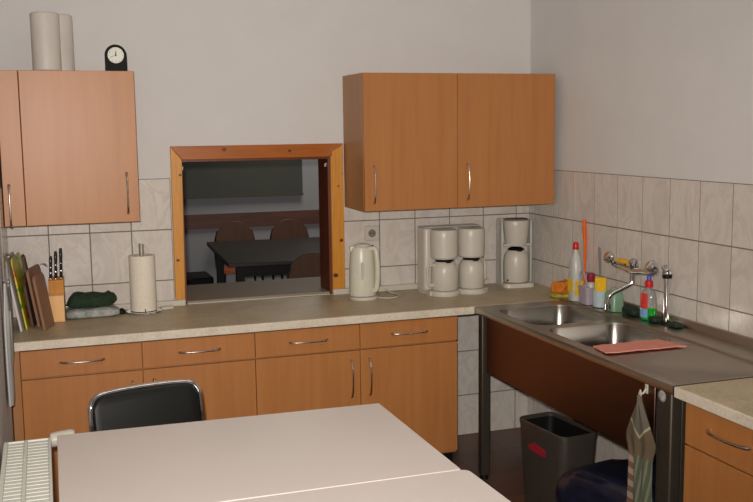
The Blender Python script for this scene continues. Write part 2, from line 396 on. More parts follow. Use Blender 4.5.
# ------------------------------------------------------------------ handles and kitchen cupboards
def bow_handle(name, parent, c, length, horiz, out=(0, -1, 0)):
    """bow handle centred at c on the surface, bowed outwards"""
    o = Vector(out); a = Vector((0, 0, 1)) if not horiz else Vector((-o.y, o.x, 0)); c = Vector(c)
    bm = nb(); L = length/2
    pts = [c-a*L, c-a*(L-.004)+o*.010, c-a*(L-.022)+o*.020, c-a*(L*.4)+o*.027, c+o*.029, c+a*(L*.4)+o*.027, c+a*(L-.022)+o*.020, c+a*(L-.004)+o*.010, c+a*L]
    add_tube(bm, pts, [.0065, .006, .005, .0042, .004, .0042, .005, .006, .0065], 10, 4)
    return obj(name, bm, M['satin'], parent)
BX0, BW, BD, DT = -2.6908, .4982, .587, .019
def base_unit(x0, x1, label, group=None):
    xc = (x0+x1)/2
    t = thing('base_cabinet', label, 'cabinet', (xc, -.29, 0), 0, 'beech base cabinets along the back wall'); w = (x1-x0)/2
    box('cabinet_body', -w, w, -BD+DT+.002+.29, .29-.008, .12, .813, M['beech_dark'], t)
    box('plinth', -w, w, -.52+.29, -.50+.29, 0, .12, M['black'], t)
    g = .0015
    f0, f1 = -BD+.29, -BD+DT+.29
    d = box('drawer_front', -w+g, w-g, f0, f1, .690, .806, M['beech'], t)
    bow_handle('drawer_handle', d, (0, f0, .748), .178, True)
    return t, w, f0, f1, g
sides = [1, -1, 1, -1]
labs = ['beech base cabinet with drawer, leftmost, next to the left wall', 'beech base cabinet with drawer behind the black chair, second from left wall',
        'beech base cabinet with drawer under the hatch, third from left wall', 'beech base cabinet with drawer nearest the sink, at the open corner']
for i in range(4):
    x0 = BX0+i*BW; t, w, f0, f1, g = base_unit(x0, x0+BW, labs[i])
    d = box('door', -w+g, w-g, f0, f1, .135, .682, M['beech'], t)
    bow_handle('door_handle', d, (sides[i]*(w-.045), f0, .55), .175, False)
box('filler_panel', XL+.005, BX0-.001, -BD, -.008, .0, .8125, M['beech_dark'])
tag(bpy.data.objects['filler_panel'], 'narrow beech filler panel between left wall and base cabinets', 'panel')
# near cupboard right of the sink, facing left
t = thing('base_cabinet', 'beech base cabinet with drawer right of the sink, facing the table', 'cabinet', (-.3, -2.42, 0))
box('cabinet_body', -.587+DT+.002+.3, .29, -.30, .225, .12, .813, M['beech_dark'], t)
box('plinth', -.22, -.20, -.30, .225, 0, .12, M['black'], t)
d = box('drawer_front', -.287, -.268, -.298, .2235, .662, .806, M['beech'], t); bow_handle('drawer_handle', d, (-.287, .008, .742), .19, True, (-1, 0, 0))
d = box('door', -.287, -.268, -.298, .2235, .135, .656, M['beech'], t); bow_handle('door_handle', d, (-.287, -.24, .52), .175, False, (-1, 0, 0))

# wall cupboards
UD = .343; UZ0, UZ1 = 1.3093, 1.981
def wall_unit(x0, x1, label, hx, hs=1, group=None, hz=1.44):
    t = thing('wall_cabinet', label, 'cabinet', ((x0+x1)/2, 0, UZ0)); w = (x1-x0)/2; h = UZ1-UZ0
    box('cabinet_body', -w, w, -UD+DT+.001, -.007 if UZ0 > 2 else -.0068, 0, h, M['beech_dark'], t)
    d = box('door', -w+.0012, w-.0012, -UD, -UD+DT, .001, h-.001, M['beech'], t)
    bow_handle('door_handle', d, (hx-(x0+x1)/2, -UD, hz-UZ0), .18, False)
    return t
wall_unit(-1.0817, -.5885, 'beech wall cabinet right of the hatch, left one of the joined pair', -1.034)
wall_unit(-.5885, -.038, 'beech wall cabinet in the right corner above the coffee makers', -.534)
wall_unit(-2.637, -2.153, 'beech wall cabinet left of the hatch with a clock on top', -2.205)
wall_unit(XL+.008, -2.638, 'narrow beech wall cabinet squeezed against the left wall', -2.700, hz=1.40)

# ------------------------------------------------------------------ sink unit
t = thing('sink_unit', 'stainless steel double bowl sink on legs with drainboard along right wall', 'sink', (-.3, -1.384, 0))
OX, OY = -.3, -1.384
X0, X1, Y0, Y1, ZT = -.6146, -.010, -2.166, -.6075, .8514
bm = nb()
def cell(bm, x0, x1, y0, y1, hole, depth=.17):
    cx, cy, w, d, r = hole; n = 6
    inner = rrect(cx, cy, ZT, w, d, r, n); outer = []
    for (px, py, pz) in inner:
        dx, dy = px-cx, py-cy
        outer.append((px, py))
    # map inner points to rectangle: corner points go to the rectangle's corner or edges
    out = []
    for (sx, sy) in ((1, 1), (-1, 1), (-1, -1), (1, -1)):
        ex = x1 if sx > 0 else x0; ey = y1 if sy > 0 else y0
        for k in range(n+1):
            i = len(out); px, py, _ = inner[i]; tt = k/n
            if (sx, sy) in ((1, 1), (-1, -1)):
                out.append((ex, py if tt < .5 else ey, ZT) if tt != .5 else (ex, ey, ZT))
                if tt > .5: out[-1] = (px, ey, ZT)
            else:
                out.append((px, ey, ZT) if tt < .5 else ((ex, ey, ZT) if tt == .5 else (ex, py, ZT)))
    lip = [(cx+(px-cx)*.985, cy+(py-cy)*.985, ZT-.006) for px, py, _ in inner]
    w2, d2 = w-.05, d-.05
    rings = [out, inner, lip,
             rrect(cx, cy, ZT-depth+.05, w-.022, d-.022, r-.01, n), rrect(cx, cy, ZT-depth+.015, w-.035, d-.035, r-.01, n),
             rrect(cx, cy, ZT-depth, w-.09, d-.09, r-.03, n), rrect(cx, cy, ZT-depth-.003, .06, .06, .029, n)]
    rings = [[(a-OX, b-OY, c) for a, b, c in rg] for rg in rings]
    vs = [[bm.verts.new(p) for p in rg] for rg in rings]; N = len(rings[0])
    for ri, (a, b) in enumerate(zip(vs, vs[1:])):
        for i in range(N):
            j = (i+1) % N
            q = [a[i], a[j], b[j], b[i]]
            try: bm.faces.new(q).material_index = 1 if ri >= 2 else 0
            except Exception: pass
    bm.faces.new(vs[-1]).material_index = 2
cell(bm, X0+.012, -.155, -1.1615, Y1, (-.372, -.922, .385, .42, .075))
cell(bm, X0+.012, -.155, -1.640, -1.1615, (-.372, -1.395, .385, .42, .075))
def q4(bm, pts, mi=0): bm.faces.new([bm.verts.new((a-OX, b-OY, c)) for a, b, c in pts]).material_index = mi
# drainboard, recessed
xa, xb, ya_, yb = X0+.012, -.155, Y0+.004, -1.640
D = [(xa, ya_), (xb, ya_), (xb, yb), (xa, yb)]; Ei = [(xa+.02, ya_+.012), (xb-.012, ya_+.012), (xb-.012, yb-.03), (xa+.02, yb-.03)]; Ej = [(xa+.026, ya_+.018), (xb-.018, ya_+.018), (xb-.018, yb-.036), (xa+.026, yb-.036)]
add_loft(bm, [[(a-OX, b-OY, ZT) for a, b in D], [(a-OX, b-OY, ZT) for a, b in Ei], [(a-OX, b-OY, ZT-.004) for a, b in Ej]], cap0=False)
# rolled front lip, back ledge and upstand
add_prism(bm, [(X0-OX, ZT-.030), (X0-OX, ZT-.003), (X0+.004-OX, ZT+.001), (X0+.012-OX, ZT), (X0+.012-OX, ZT-.030)], 'y', Y0+.004-OY, Y1-OY)
add_prism(bm, [(-.155-OX, ZT-.02), (-.155-OX, ZT), (-.149-OX, ZT+.008), (-.03-OX, ZT+.010), (-.018-OX, ZT+.041), (-.008-OX, ZT+.043), (-.008-OX, ZT-.02)], 'y', Y0+.004-OY, Y1-OY)
obj('sink_top', bm, [M['steel'], M['basin'], M['black']], t, angle=50)
box('apron', -.598-OX, -.588-OX, -2.04-OY, -.70-OY, .545, ZT-.031, M['apron'], t, .003)
box('back_rail', -.05-OX, -.02-OX, Y0+.04-OY, Y1-.06-OY, .70, .825, M['steel'], t)
for (x, y, wy, wx) in ((-.588, -.655, .045, .045), (-.588, -2.110, .080, .045), (-.06, -.655, .045, .045), (-.06, -2.110, .045, .045)):
    bm = nb(); add_box(bm, x-wx/2-OX, x+wx/2-OX, y-wy/2-OY, y+wy/2-OY, .02, ZT-.031)
    lg = obj('leg', bm, M['legsteel'], t, .006)
    bm = nb(); add_lathe(bm, [(.022, 0), (.022, .012), (.015, .02), (.012, .024)], x-OX, y-OY, 16); obj('foot', bm, M['black'], lg)
box('side_panel', -.566-OX, -.10-OX, -2.150-OY, -2.144-OY, .30, .82, M['legsteel'], t)

# ------------------------------------------------------------------ tables
def table(label, corners, rn, zt=.74, group=None):
    cx = sum(c[0] for c in corners)/4; cy = sum(c[1] for c in corners)/4
    t = thing('table', label, 'table', (cx, cy, 0))
    pts = []
    n = len(corners)
    for i in range(n):
        p = Vector((corners[i][0]-cx, corners[i][1]-cy)); a = Vector((corners[i-1][0]-cx, corners[i-1][1]-cy)); b = Vector((corners[(i+1) % n][0]-cx, corners[(i+1) % n][1]-cy))
        da, db = (a-p).normalized(), (b-p).normalized()
        for k in range(6):
            s = k/5; q = p+da*rn*(1-s)**2+db*rn*s**2; pts.append((q.x, q.y))
    bm = nb(); add_prism(bm, pts, 'z', zt-.025, zt); top = obj('table_top', bm, M['table'], t, .002)
    xs = [c[0]-cx for c in corners]; ys = [c[1]-cy for c in corners]
    x0, x1, y0, y1 = min(xs)+.06, max(xs)-.06, min(ys)+.06, max(ys)-.06
    bm = nb()
    add_box(bm, x0, x1, y0-.01, y0+.01, zt-.085, zt-.026); add_box(bm, x0, x1, y1-.01, y1+.01, zt-.085, zt-.026)
    add_box(bm, x0-.01, x0+.01, y0, y1, zt-.085, zt-.026); add_box(bm, x1-.01, x1+.01, y0, y1, zt-.085, zt-.026)
    obj('apron_frame', bm, M['tedge'], t)
    for x in (x0, x1):
        for y in (y0, y1):
            bm = nb(); add_tube(bm, [(x, y, 0), (x, y, zt-.026)], .018, 14); obj('leg', bm, M['chrome'], t)
table('white laminate table at the far end, its edge before the black chair', [(-2.566, -2.341), (-1.468, -2.349), (-1.467, -1.630), (-2.561, -1.592)], .008)
table('white laminate table nearest the camera with rounded corner', [(-2.535, -3.06), (-1.435, -3.06), (-1.450, -2.352), (-2.548, -2.348)], .03)

# ------------------------------------------------------------------ black chair
t = thing('padded_chair', 'black vinyl chair with chrome tube frame tucked behind the white table', 'chair', (-2.210, -1.60, 0), math.radians(12))
def pad(w, h, th, n=8, r=.05):
    """rounded pad in XZ, thickness along y"""
    bm = nb(); rings = []
    for (s, y) in ((.90, -th/2), (.97, -th*.42), (1, -th*.15), (1, th*.15), (.97, th*.42), (.90, th/2)):
        rings.append([(x-0, y, z) for x, z, _ in rrect(0, 0, 0, w-(1-s)*.25, h-(1-s)*.25, r, n)])
    add_loft(bm, rings); return bm
bm = pad(.380, .335, .05, r=.05)
for v in bm.verts: v.co.y += (v.co.x**2)*.5*-1 + (v.co.z)*.18
o = obj('backrest', bm, M['vinyl'], t); o.location = (0, .215, .642)
bm = nb()
def bz(x, z): return (x, .215-(x*x)*.5+(z-.648)*.18+.0, z)
pts = [(-.197, .14, .45)] + [bz(-.198, .52), bz(-.198, .60), bz(-.198, .74), bz(-.192, .782), bz(-.165, .807), bz(-.10, .813), bz(0, .814), bz(.10, .813), bz(.165, .807), bz(.192, .782), bz(.198, .74), bz(.198, .60), bz(.198, .52)] + [(.197, .14, .45)]
add_tube(bm, pts, .0095, 12, 5); obj('back_frame', bm, M['chrome'], t)
bm = nb(); add_loft(bm, [[(x*s, y*s-.04, z) for x, y, _ in rrect(0, 0, 0, .40, .40, .06, 6)] for s, z in ((.94, .43), (1, .437), (1, .465), (.95, .478))]); obj('seat', bm, M['vinyl'], t)
for s in (-1, 1):
    bm = nb(); add_tube(bm, [(s*.19, .15, .45), (s*.20, .20, .2), (s*.205, .235, .0)], .0105, 12, 4); obj('leg', bm, M['chrome'], t)
    bm = nb(); add_tube(bm, [(s*.17, .15, .425), (s*.175, -.15, .425), (s*.185, -.205, .40), (s*.195, -.225, .2), (s*.20, -.235, .0)], .0105, 12, 4); obj('leg', bm, M['chrome'], t)

# ------------------------------------------------------------------ radiator on the left wall
t = thing('radiator', 'cream panel radiator with slotted top grille on the left wall', 'radiator', (-2.66, -2.6, 0))
rl = 1.07
box('panel', -.060, -.048, -rl, rl, .14, .70, M['radiator'], t, .004); box('panel', .064, .076, -rl, rl, .14, .70, M['radiator'], t, .004)
bm = nb(); add_box(bm, -.066, .080, -rl, rl, .700, .706)
for x0, x1 in ((-.066, -.052), (-.004, .008), (.070, .080)): add_box(bm, x0, x1, -rl, rl, .706, .716)
k = -rl+.004
while k < rl-.03:
    add_box(bm, -.052, -.004, k, k+.0255, .706, .712); add_box(bm, .008, .070, k, k+.0255, .706, .712); k += .030
obj('top_grille', bm, M['radiator'], t, .0015)
for s in (-1, 1): box('side_cover', -.062, .078, s*rl-.004, s*rl+.004, .14, .715, M['radiator'], t, .002)
bm = nb(); add_tube(bm, [(.0, rl+.0, .64), (.0, rl+.05, .64), (.0, rl+.05, .05)], .009, 10); add_tube(bm, [(0, rl+.05, .05), (0, rl+.05, 0)], .011, 10)
obj('pipe', bm, M['radiator'], t)
bm = nb(); add_tube(bm, [(.075, rl+.045, .692), (.080, rl+.045, .692), (.100, rl+.045, .694), (.145, rl+.045, .697), (.155, rl+.045, .697)], [.018, .024, .026, .026, .021], 20); 
obj('valve_head', bm, M['white'], t)
bm = nb(); add_tube(bm, [(.0, rl+.045, .64), (.0, rl+.045, .690), (.082, rl+.045, .690)], .011, 12); obj('valve_body', bm, M['chrome'], t)

# ------------------------------------------------------------------ top of the left wall cupboard
def roll_packet(label, x, y, r, h, g=None):
    t = thing('paper_towel_roll', label, 'paper roll', (x, y, UZ1+.0005), 0, g)
    bm = nb(); add_lathe(bm, [(r*.9, 0), (r, .006), (r, h-.012), (r*.97, h-.004), (r*.88, h), (.022, h), (.021, h-.03)], n=36, cap1=False)
    wobble(bm, .003, 12, x); obj('paper', bm, M['wrap'], t)
    bm = nb(); add_lathe(bm, [(.0215, .004), (.0215, h-.002), (.018, h-.002), (.018, .004)], n=24, cap0=False, cap1=False); obj('cardboard_core', bm, M['card'], t)
    return t
roll_packet('tall wrapped paper roll standing on left wall cabinet, front left one', -2.515, -.21, .061, .256)
roll_packet('tall wrapped paper roll half hidden, right behind the other on the cabinet', -2.452, -.088, .058, .262)
t = thing('mantel_clock', 'small black arched clock with cream dial on the left wall cabinet', 'clock', (-2.2225, -.27, UZ1+.0005), math.radians(-6))
hw, hh = .0475, .088
arch = [(-hw, 0), (hw, 0)]+[(hw*math.cos(a), hh-.018+hw*math.sin(a)) for a in [PI*k/20 for k in range(21)]]
bm = nb(); add_prism(bm, arch, 'y', -.02, .02); obj('case', bm, plain('clock_case', (16, 20, 15), .6, Specular_IOR_Level=.15), t, .003)
def disc(bm, cx, cz, y0, y1, r, n=36): add_prism(bm, [(cx+r*math.cos(2*PI*k/n), cz+r*math.sin(2*PI*k/n)) for k in range(n)], 'y', y0, y1)
bm = nb(); disc(bm, .001, .070, -.0215, -.019, .035); d = obj('dial', bm, M['clockface'], t)
bm = nb()
for k in range(12):
    a = PI*k/6; c = Vector((.001+.030*math.sin(a), .070+.030*math.cos(a)))
    add_box(bm, c.x-.0008, c.x+.0008, -.0222, -.0214, c.y-.002, c.y+.002)
obj('hour_marks', bm, M['black'], d)
bm = nb(); add_prism(bm, [(-.001, .069), (.003, .071), (-.0225, .060), (-.0235, .062)][::-1], 'y', -.0235, -.0225); obj('minute_hand', bm, M['black'], d)
bm = nb(); add_prism(bm, [(-.0015, .068), (.0035, .068), (.0035, .088), (.001, .090)], 'y', -.0225, -.0218); add_prism(bm, [(.001+.004*math.cos(2*PI*k/12), .070+.004*math.sin(2*PI*k/12)) for k in range(12)], 'y', -.024, -.0216); obj('hour_hand', bm, M['black'], d)

# ------------------------------------------------------------------ left part of the worktop
ZW = .8519
# paper towel holder with roll
t = thing('paper_towel_holder', 'chrome upright paper towel holder on the worktop left of the hatch', 'holder', (-2.135, -.125, ZW))
bm = nb(); add_lathe(bm, [(.082, 0), (.084, .004), (.082, .009), (.03, .012)], n=40); obj('base_disc', bm, M['chrome'], t)
for dx in (-.008, .008):
    bm = nb(); add_tube(bm, [(dx, 0, .01), (dx, 0, .325), (dx*.6, 0, .333)], .0045, 12); obj('pole', bm, M['chrome'], t)
bm = nb(); add_tube(bm, [(-.0, -.083, .006), (-.0, -.084, .02), (.0, -.083, .03)], .003, 8); obj('edge_pin', bm, M['chrome'], t)
t = thing('paper_towel_roll', 'white paper towel roll on the chrome holder beside the hatch', 'paper roll', (-2.135, -.125, ZW+.0125))
bm = nb(); add_lathe(bm, [(.0605, 0), (.062, .004), (.0615, .259), (.060, .264), (.021, .264), (.0205, 0)], n=40, cap0=False, cap1=False); obj('paper', bm, M['paper'], t)
bm = nb(); add_lathe(bm, [(.0202, .001), (.0202, .259), (.018, .259), (.018, .001)], n=24, cap0=False, cap1=False); obj('cardboard_core', bm, M['card'], t)
# knife block and knives
t = thing('knife_block', 'light wooden knife block on the worktop beside the cutting boards', 'knife block', (-2.527, -.16, ZW), math.radians(-4))
bm = nb(); add_prism(bm, [(.045, 0), (-.02, 0), (-.02, .10), (-.03, .19), (.04, .2)], 'x', -.0335, .0335); obj('rear_block', bm, M['blockwood2'], t, .003)
bm = nb(); add_prism(bm, [(-.0215, 0), (-.06, 0), (-.06, .122), (-.0215, .135)], 'x', -.0335, .0335); obj('front_block', bm, M['blockwood'], t, .003)
def knife(label, x, y, ztop, lean):
    t = thing('kitchen_knife', label, 'knife', (x, y, ZW+.196))
    h = ztop-(ZW+.196)
    bm = nb(); add_loft(bm, [[(a+lean*z, b, z) for a, b, _ in rrect(0, 0, 0, .014*s, .022*s, .005, 3)] for s, z in ((.8, .0), (.95, .01), (.9, h*.5), (1.05, h*.85), (.8, h))]); hd = obj('grip', bm, M['black'], t)
    bm = nb()
    bm.free()
    for z in (.25, .5, .8):
        bm = nb(); add_tube(bm, [(lean*z*h, -.0125, z*h), (lean*z*h, -.0095, z*h)], .0025, 8); obj('rivet', bm, M['chrome'], hd)
    bm = nb(); add_prism(bm, [(-.008, 0), (.008, 0), (.004, -.12), (-.006, -.10)], 'x', -.001, .001); obj('blade', bm, M['chrome'], t)
# knives enter the block from above: blades inside the wood
knife('black handled knife in the block, leftmost and shortest', -2.5505, -.158, 1.150, .05)
knife('black handled knife in the middle of the knife block', -2.528, -.162, 1.172, .04)
knife('black handled knife in the block, rightmost and tallest', -2.5045, -.158, 1.185, .03)
# cutting boards leaning towards the left wall
def board(label, mat, x, y, L, H, th, yaw, lean, kind='rect'):
    """stands on its long edge running in +y from (x,y), leaning to -x"""
    if kind == 'paddle':
        pts = [(0, 0), (L, 0)]+[(L, H*.72), (L*.82, H*.86), (L*.62, H*.9), (L*.58, H*1.18), (L*.5, H*1.22), (L*.42, H*1.18), (L*.38, H*.9), (L*.18, H*.86), (0, H*.72)]
    else:
        r = .03; pts = [(0, 0), (L, 0)]+[(L-r+r*math.cos(a), H-r+r*math.sin(a)) for a in [PI/2*k/5 for k in range(6)]]+[(r-r*math.sin(a), H-r+r*math.cos(a)) for a in [PI/2*k/5 for k in range(6)]]
    bm = nb(); add_prism(bm, pts, 'x', -th/2, th/2)
    o = obj('cutting_board', bm, mat, None, .002)
    tag(o, label, 'cutting board', (x, y, ZW+th/2*math.sin(math.radians(abs(lean)))))
    o.rotation_euler = (0, math.radians(-lean), math.radians(-yaw))
    return o
board('white plastic cutting board leaning at the far left beside the fruit board', M['whiteboard'], -2.684, -.385, .30, .325, .010, 5, 9)
board('yellow and green fruit printed cutting board leaning by the left wall', M['fruit'], -2.662, -.345, .28, .32, .007, 6, 9)
board('dark brown paddle shaped board between fruit board and wooden boards', M['boarddark'], -2.637, -.31, .24, .262, .012, 8, 8, 'paddle')
board('medium brown wooden board, second from the knife block', M['boardwood'], -2.611, -.310, .22, .262, .012, 13, 9)
board('medium brown wooden board leaning next to the knife block', M['boardwood'], -2.588, -.400, .15, .245, .012, 15, 9)
board('small white board standing behind the brown boards by the tiles', M['whiteboard'], -2.605, -.042, .05, .25, .006, 86, 1)
# hanging tea towels on left wall
def hanging(label, y, w, ztop, zbot, mat, seed):
    bm = nb(); rings = []; n = 24
    for j in range(15):
        s = j/14; z = ztop+(zbot-ztop)*s; ww = w*(.25+.75*min(1, s*1.8)); ring = []
        for side in (1, -1):
            for k in range(n):
                q = k/(n-1); q = q if side > 0 else 1-q
                yy = (q-.5)*ww; xx = .010+.006*math.sin(q*18+seed+s*1.5)*min(1, s*3+.2)
                ring.append((xx+side*.003, yy, z-ztop))
        rings.append(ring)
    add_loft(bm, rings)
    t = thing('tea_towel', label, 'towel', (XL+.0075, y, ztop))
    obj('cloth', bm, mat, t)
    bm = nb(); add_tube(bm, [(.001, 0, .01), (.022, 0, .0), (.024, 0, .016)], .003, 8, 3); tag(obj('towel_hook', bm, M['chrome']), 'small chrome hook holding '+('the grey striped' if seed < 2 else 'the pale')+' tea towel on left wall', 'hook', (XL+.0065, y, ztop))
hanging('grey striped tea towel hanging on the left wall beside the worktop end', -.70, .15, 1.22, .80, M['hangtowel'], 1)
hanging('pale tea towel hanging lowest on left wall in front of the worktop', -.92, .16, 1.15, .69, M['towel'], 4)
# cloths
def cloth_pad(name, label, cat, mat, loc, w, d, h, rotz=0, amp=.008, freq=18, seed=1, layers=1):
    bm = nb(); rings = []
    N = 12
    for j in range(N+1):
        s = j/N; a = -PI/2+PI*s
        k = max(.2, math.cos(a))**.28; z = h/2+h/2*math.sin(a)
        if layers > 1: k *= 1-.04*abs(math.sin(layers*PI*s))
        rings.append([(x*k, y*k, z) for x, y, _ in rrect(0, 0, 0, w, d, min(w, d)*.22, 9)])
    # denser ring subdivision via caps
    add_loft(bm, rings)
    bmesh.ops.triangulate(bm, faces=[f for f in bm.faces if len(f.verts) > 4])
    bmesh.ops.subdivide_edges(bm, edges=[e for e in bm.edges if e.calc_length() > .03], cuts=2)
    for v in bm.verts:
        nv = noise.noise_vector(v.co*freq+Vector((seed*3.1, seed, 0)))
        f = min(1, v.co.z/h*1.5)
        v.co += Vector((nv.x*amp, nv.y*amp, nv.z*amp*1.3*f))
        v.co.z = max(v.co.z, 0)
    return tag(obj(name, bm, mat, angle=60), label, cat, loc, rotz)
cloth_pad('folded_towel', 'grey and white folded towel lying under the green cloth', 'towel', M['flecked'], (-2.375, -.125, ZW), .25, .15, .042, 0.05, .006, 20, 2, 3)
cloth_pad('green_cloth', 'crumpled dark green cloth on top of the folded towel', 'cloth', M['green'], (-2.370, -.12, ZW+.048), .225, .12, .055, 0.03, .016, 24, 5)
bm = nb(); add_lathe(bm, [(.018, 0), (.02, .006), (.014, .02), (.006, .026)], n=16); tag(obj('sink_stopper', bm, M['black']), 'small black stopper lying right of the green cloth', 'stopper', (-2.238, -.12, ZW))
# cable trunking on the wall edge
def trunk(label, x0, x1):
    bm = nb(); add_box(bm, x0, x1, -.034, -.0066, ZW, ZW+.030); tag(obj('cable_trunking', bm, M['white'], None, .004), label, 'trunking')
trunk('white cable trunking along the tiles left of the hatch', -2.70, -1.922)
trunk('white cable trunking along the tiles right of the hatch behind the kettle', -1.158, -.26)
bm = nb(); add_loft(bm, [rrect(0, 0, z, .065, .036, .012) for z in (0, .014)]); tag(obj('cable_plug', bm, M['white'], None, .003), 'flat white plug lying on the worktop at the left foot of the hatch', 'plug', (-2.02, -.085, ZW), .2)

# ------------------------------------------------------------------ kettle
t = thing('kettle', 'white plastic jug kettle on the worktop right of the hatch', 'kettle', (-1.045, -.19, ZW))
bm = nb(); add_lathe(bm, [(.072, 0), (.074, .006), (.070, .016), (.05, .018)], n=36); obj('power_base', bm, M['white'], t)
bm = nb()
prof = [(.068, .060, .020), (.071, .063, .03), (.070, .062, .10), (.067, .059, .18), (.063, .055, .24), (.056, .048, .266), (.036, .030, .280)]
add_loft(bm, [circ(-.004, 0, z, a, b, 36) for a, b, z in prof]); obj('body', bm, M['kettle'], t)
bm = nb(); add_loft(bm, [[(-.045, -.012, .215), (-.045, .012, .215), (-.060, .004, .215), (-.060, -.004, .215)], [(-.040, -.02, .262), (-.040, .02, .262), (-.072, .007, .262), (-.072, -.007, .262)], [(-.036, -.018, .275), (-.036, .018, .275), (-.070, .006, .272), (-.070, -.006, .272)]]); obj('spout', bm, M['kettle'], t, .003)
bm = nb(); add_tube(bm, [(.02, -.036, .258), (.047, -.056, .258), (.054, -.064, .20), (.055, -.064, .12), (.051, -.058, .06), (.040, -.046, .045)], .013, 12, 5); obj('handle', bm, M['kettle'], t)
bm = nb(); add_lathe(bm, [(.038, .268), (.036, .279), (.02, .285), (.006, .287)], n=28); ld = obj('lid', bm, M['kettle'], t)
bm = nb(); add_lathe(bm, [(.007, .270), (.007, .276), (.004, .278)], .036, -.046, 14); obj('switch', bm, M['black'], t)
bm = nb(); add_loft(bm, [[(a-.022, -.0555+b*.2, c+.15) for a, c, b in rrect(0, 0, 0, .016, .09, .007)], [(a-.022, -.060+b*.2, c+.15) for a, c, b in rrect(0, 0, 0, .016, .09, .007)]]); obj('water_gauge', bm, M['white2'], t)
bm = nb(); add_tube(bm, [(-.985, -.205, ZW+.006), (-.94, -.245, ZW+.004), (-.88, -.235, ZW+.004), (-.85, -.16, ZW+.004), (-.862, -.09, ZW+.004), (-.87, -.05, ZW+.012), (-.87, -.037, ZW+.016)], .0035, 8, 6)
tag(obj('power_cord', bm, M['white']), 'white kettle cord curving over the worktop to the trunking', 'cord')
bm = nb(); add_loft(bm, [[(a, -y, c) for a, c, _ in rrect(0, 0, 0, .078-s, .078-s, .008)] for y, s in ((0, 0), (.008, 0), (.011, .006))])
t = thing('wall_socket', 'pale wall socket on the tiles above the kettle', 'socket', (-.936, -.0065, 1.165)); obj('plate', bm, M['white'], t)
bm = nb(); disc(bm, 0, 0, -.0125, -.0105, .021, 24); ps = obj('socket_well', bm, M['wgroove'], t)
bm = nb(); disc(bm, -.008, 0, -.0135, -.012, .0035, 10); disc(bm, .008, 0, -.0135, -.012, .0035, 10); obj('pin_holes', bm, M['black'], ps)

# ------------------------------------------------------------------ coffee makers
def carafe(parent, x, y, z, r, h, side):
    bm = nb(); add_lathe(bm, [(r*.94, z), (r, z+.006), (r*1.0, z+h*.62), (r*.96, z+h*.80), (r*.84, z+h*.93), (r*.66, z+h)], x, y, 36); c = obj('carafe', bm, M['white'], parent)
    bm = nb(); add_lathe(bm, [(r*.64, z+h), (r*.66, z+h+.006), (r*.45, z+h+.014), (r*.2, z+h+.017)], x, y, 28)
    add_box(bm, x-.012, x+.012, y-r*.9, y-r*.4, z+h-.002, z+h+.008); obj('lid', bm, M['black'], c)
    bm = nb(); a = side
    D = Vector((math.cos(a), math.sin(a), 0)); P = lambda k, zz: Vector((x, y, 0))+D*k+Vector((0, 0, zz))
    add_tube(bm, [P(r*.8, z+h*.88), P(r+.026, z+h*.86), P(r+.032, z+h*.6), P(r+.026, z+h*.22), P(r*.95, z+h*.18)], .007, 10, 5, flat=1.4); obj('handle', bm, M['white'], c)
    return c
t = thing('coffee_maker', 'white double coffee maker with two carafes on the worktop', 'coffee maker', (-.545, -.17, ZW))
H = .343
bm = nb()
add_loft(bm, [rrect(0, .035, z, .33-s, .115-s, .02) for z, s in ((.0, 0), (H-.012, 0), (H-.003, .004), (H, .014))]); obj('tower', bm, M['white'], t)
bm = nb(); cs = ((-.075, -.072), (.083, -.062))
for x, y in cs: add_lathe(bm, [(.080, .0), (.082, .004), (.080, .022), (.074, .026)], x, y, 36)
add_box(bm, -.163, .163, -.09, .0, 0, .024); ba = obj('base_plate', bm, M['white'], t)
bm = nb()
for x in (-.002, .012): disc(bm, x, .013, -.0945, -.089, .0045, 14)
obj('switches', bm, M['black'], ba)
for (x, y) in cs:
    bm = nb(); add_lathe(bm, [(.064, .190), (.070, .198), (.072, .30), (.072, H-.012), (.068, H-.004), (.060, H-.001)], x, y+.004, 36); obj('filter_basket', bm, M['white'], t)
    bm = nb(); add_lathe(bm, [(.055, .0262), (.055, .029)], x, y, 28); obj('hot_plate', bm, M['wgroove'], t)
carafe(t, cs[0][0], cs[0][1], .0295, .070, .146, math.radians(190)); carafe(t, cs[1][0], cs[1][1], .0295, .068, .146, math.radians(20))
bm = nb(); add_box(bm, -.163, .163, -.005, .09, H+.0005, H+.005); obj('lid', bm, M['white2'], t, .003)
box('centre_rib', -.006, .012, -.05, -.02, .03, H-.005, M['white2'], t, .003)

t = thing('coffee_maker', 'single white coffee maker standing in the corner by the right wall', 'coffee maker', (-.152, -.125, ZW), math.radians(-6))
H = .365
bm = nb(); add_loft(bm, [rrect(0, .045, z, .172-s, .06-s, .015) for z, s in ((0, 0), (H-.01, 0), (H, .01))]); obj('tower', bm, M['white'], t)
bm = nb(); add_loft(bm, [rrect(0, -.01, z, .172-s, .155-s, .03) for z, s in ((0, 0), (.016, 0), (.022, .006))]); obj('base_plate', bm, M['white'], t)
for s in (-1, 1): box('side_rail', s*.083-.005, s*.083+.005, -.028, .02, .02, H-.005, M['white2'], t, .004)
bm = nb(); add_loft(bm, [circ(0, -.012, z, r, r*.95, 36) for z, r in ((.222, .055), (.232, .060), (.33, .070), (H-.012, .072), (H-.004, .068))]); obj('filter_basket', bm, M['white'], t)
bm = nb(); add_box(bm, -.080, .080, -.045, .02, .222, .234); obj('basket_shelf', bm, M['white'], t, .004)
bm = nb(); add_lathe(bm, [(.052, .0222), (.052, .0255)], 0, -.012, 28); obj('hot_plate', bm, M['wgroove'], t)
carafe(t, 0, -.014, .026, .068, .172, math.radians(68))
bm = nb(); disc(bm, -.076, .045, -.092, -.087, .005, 10); obj('switch', bm, M['black'], t)
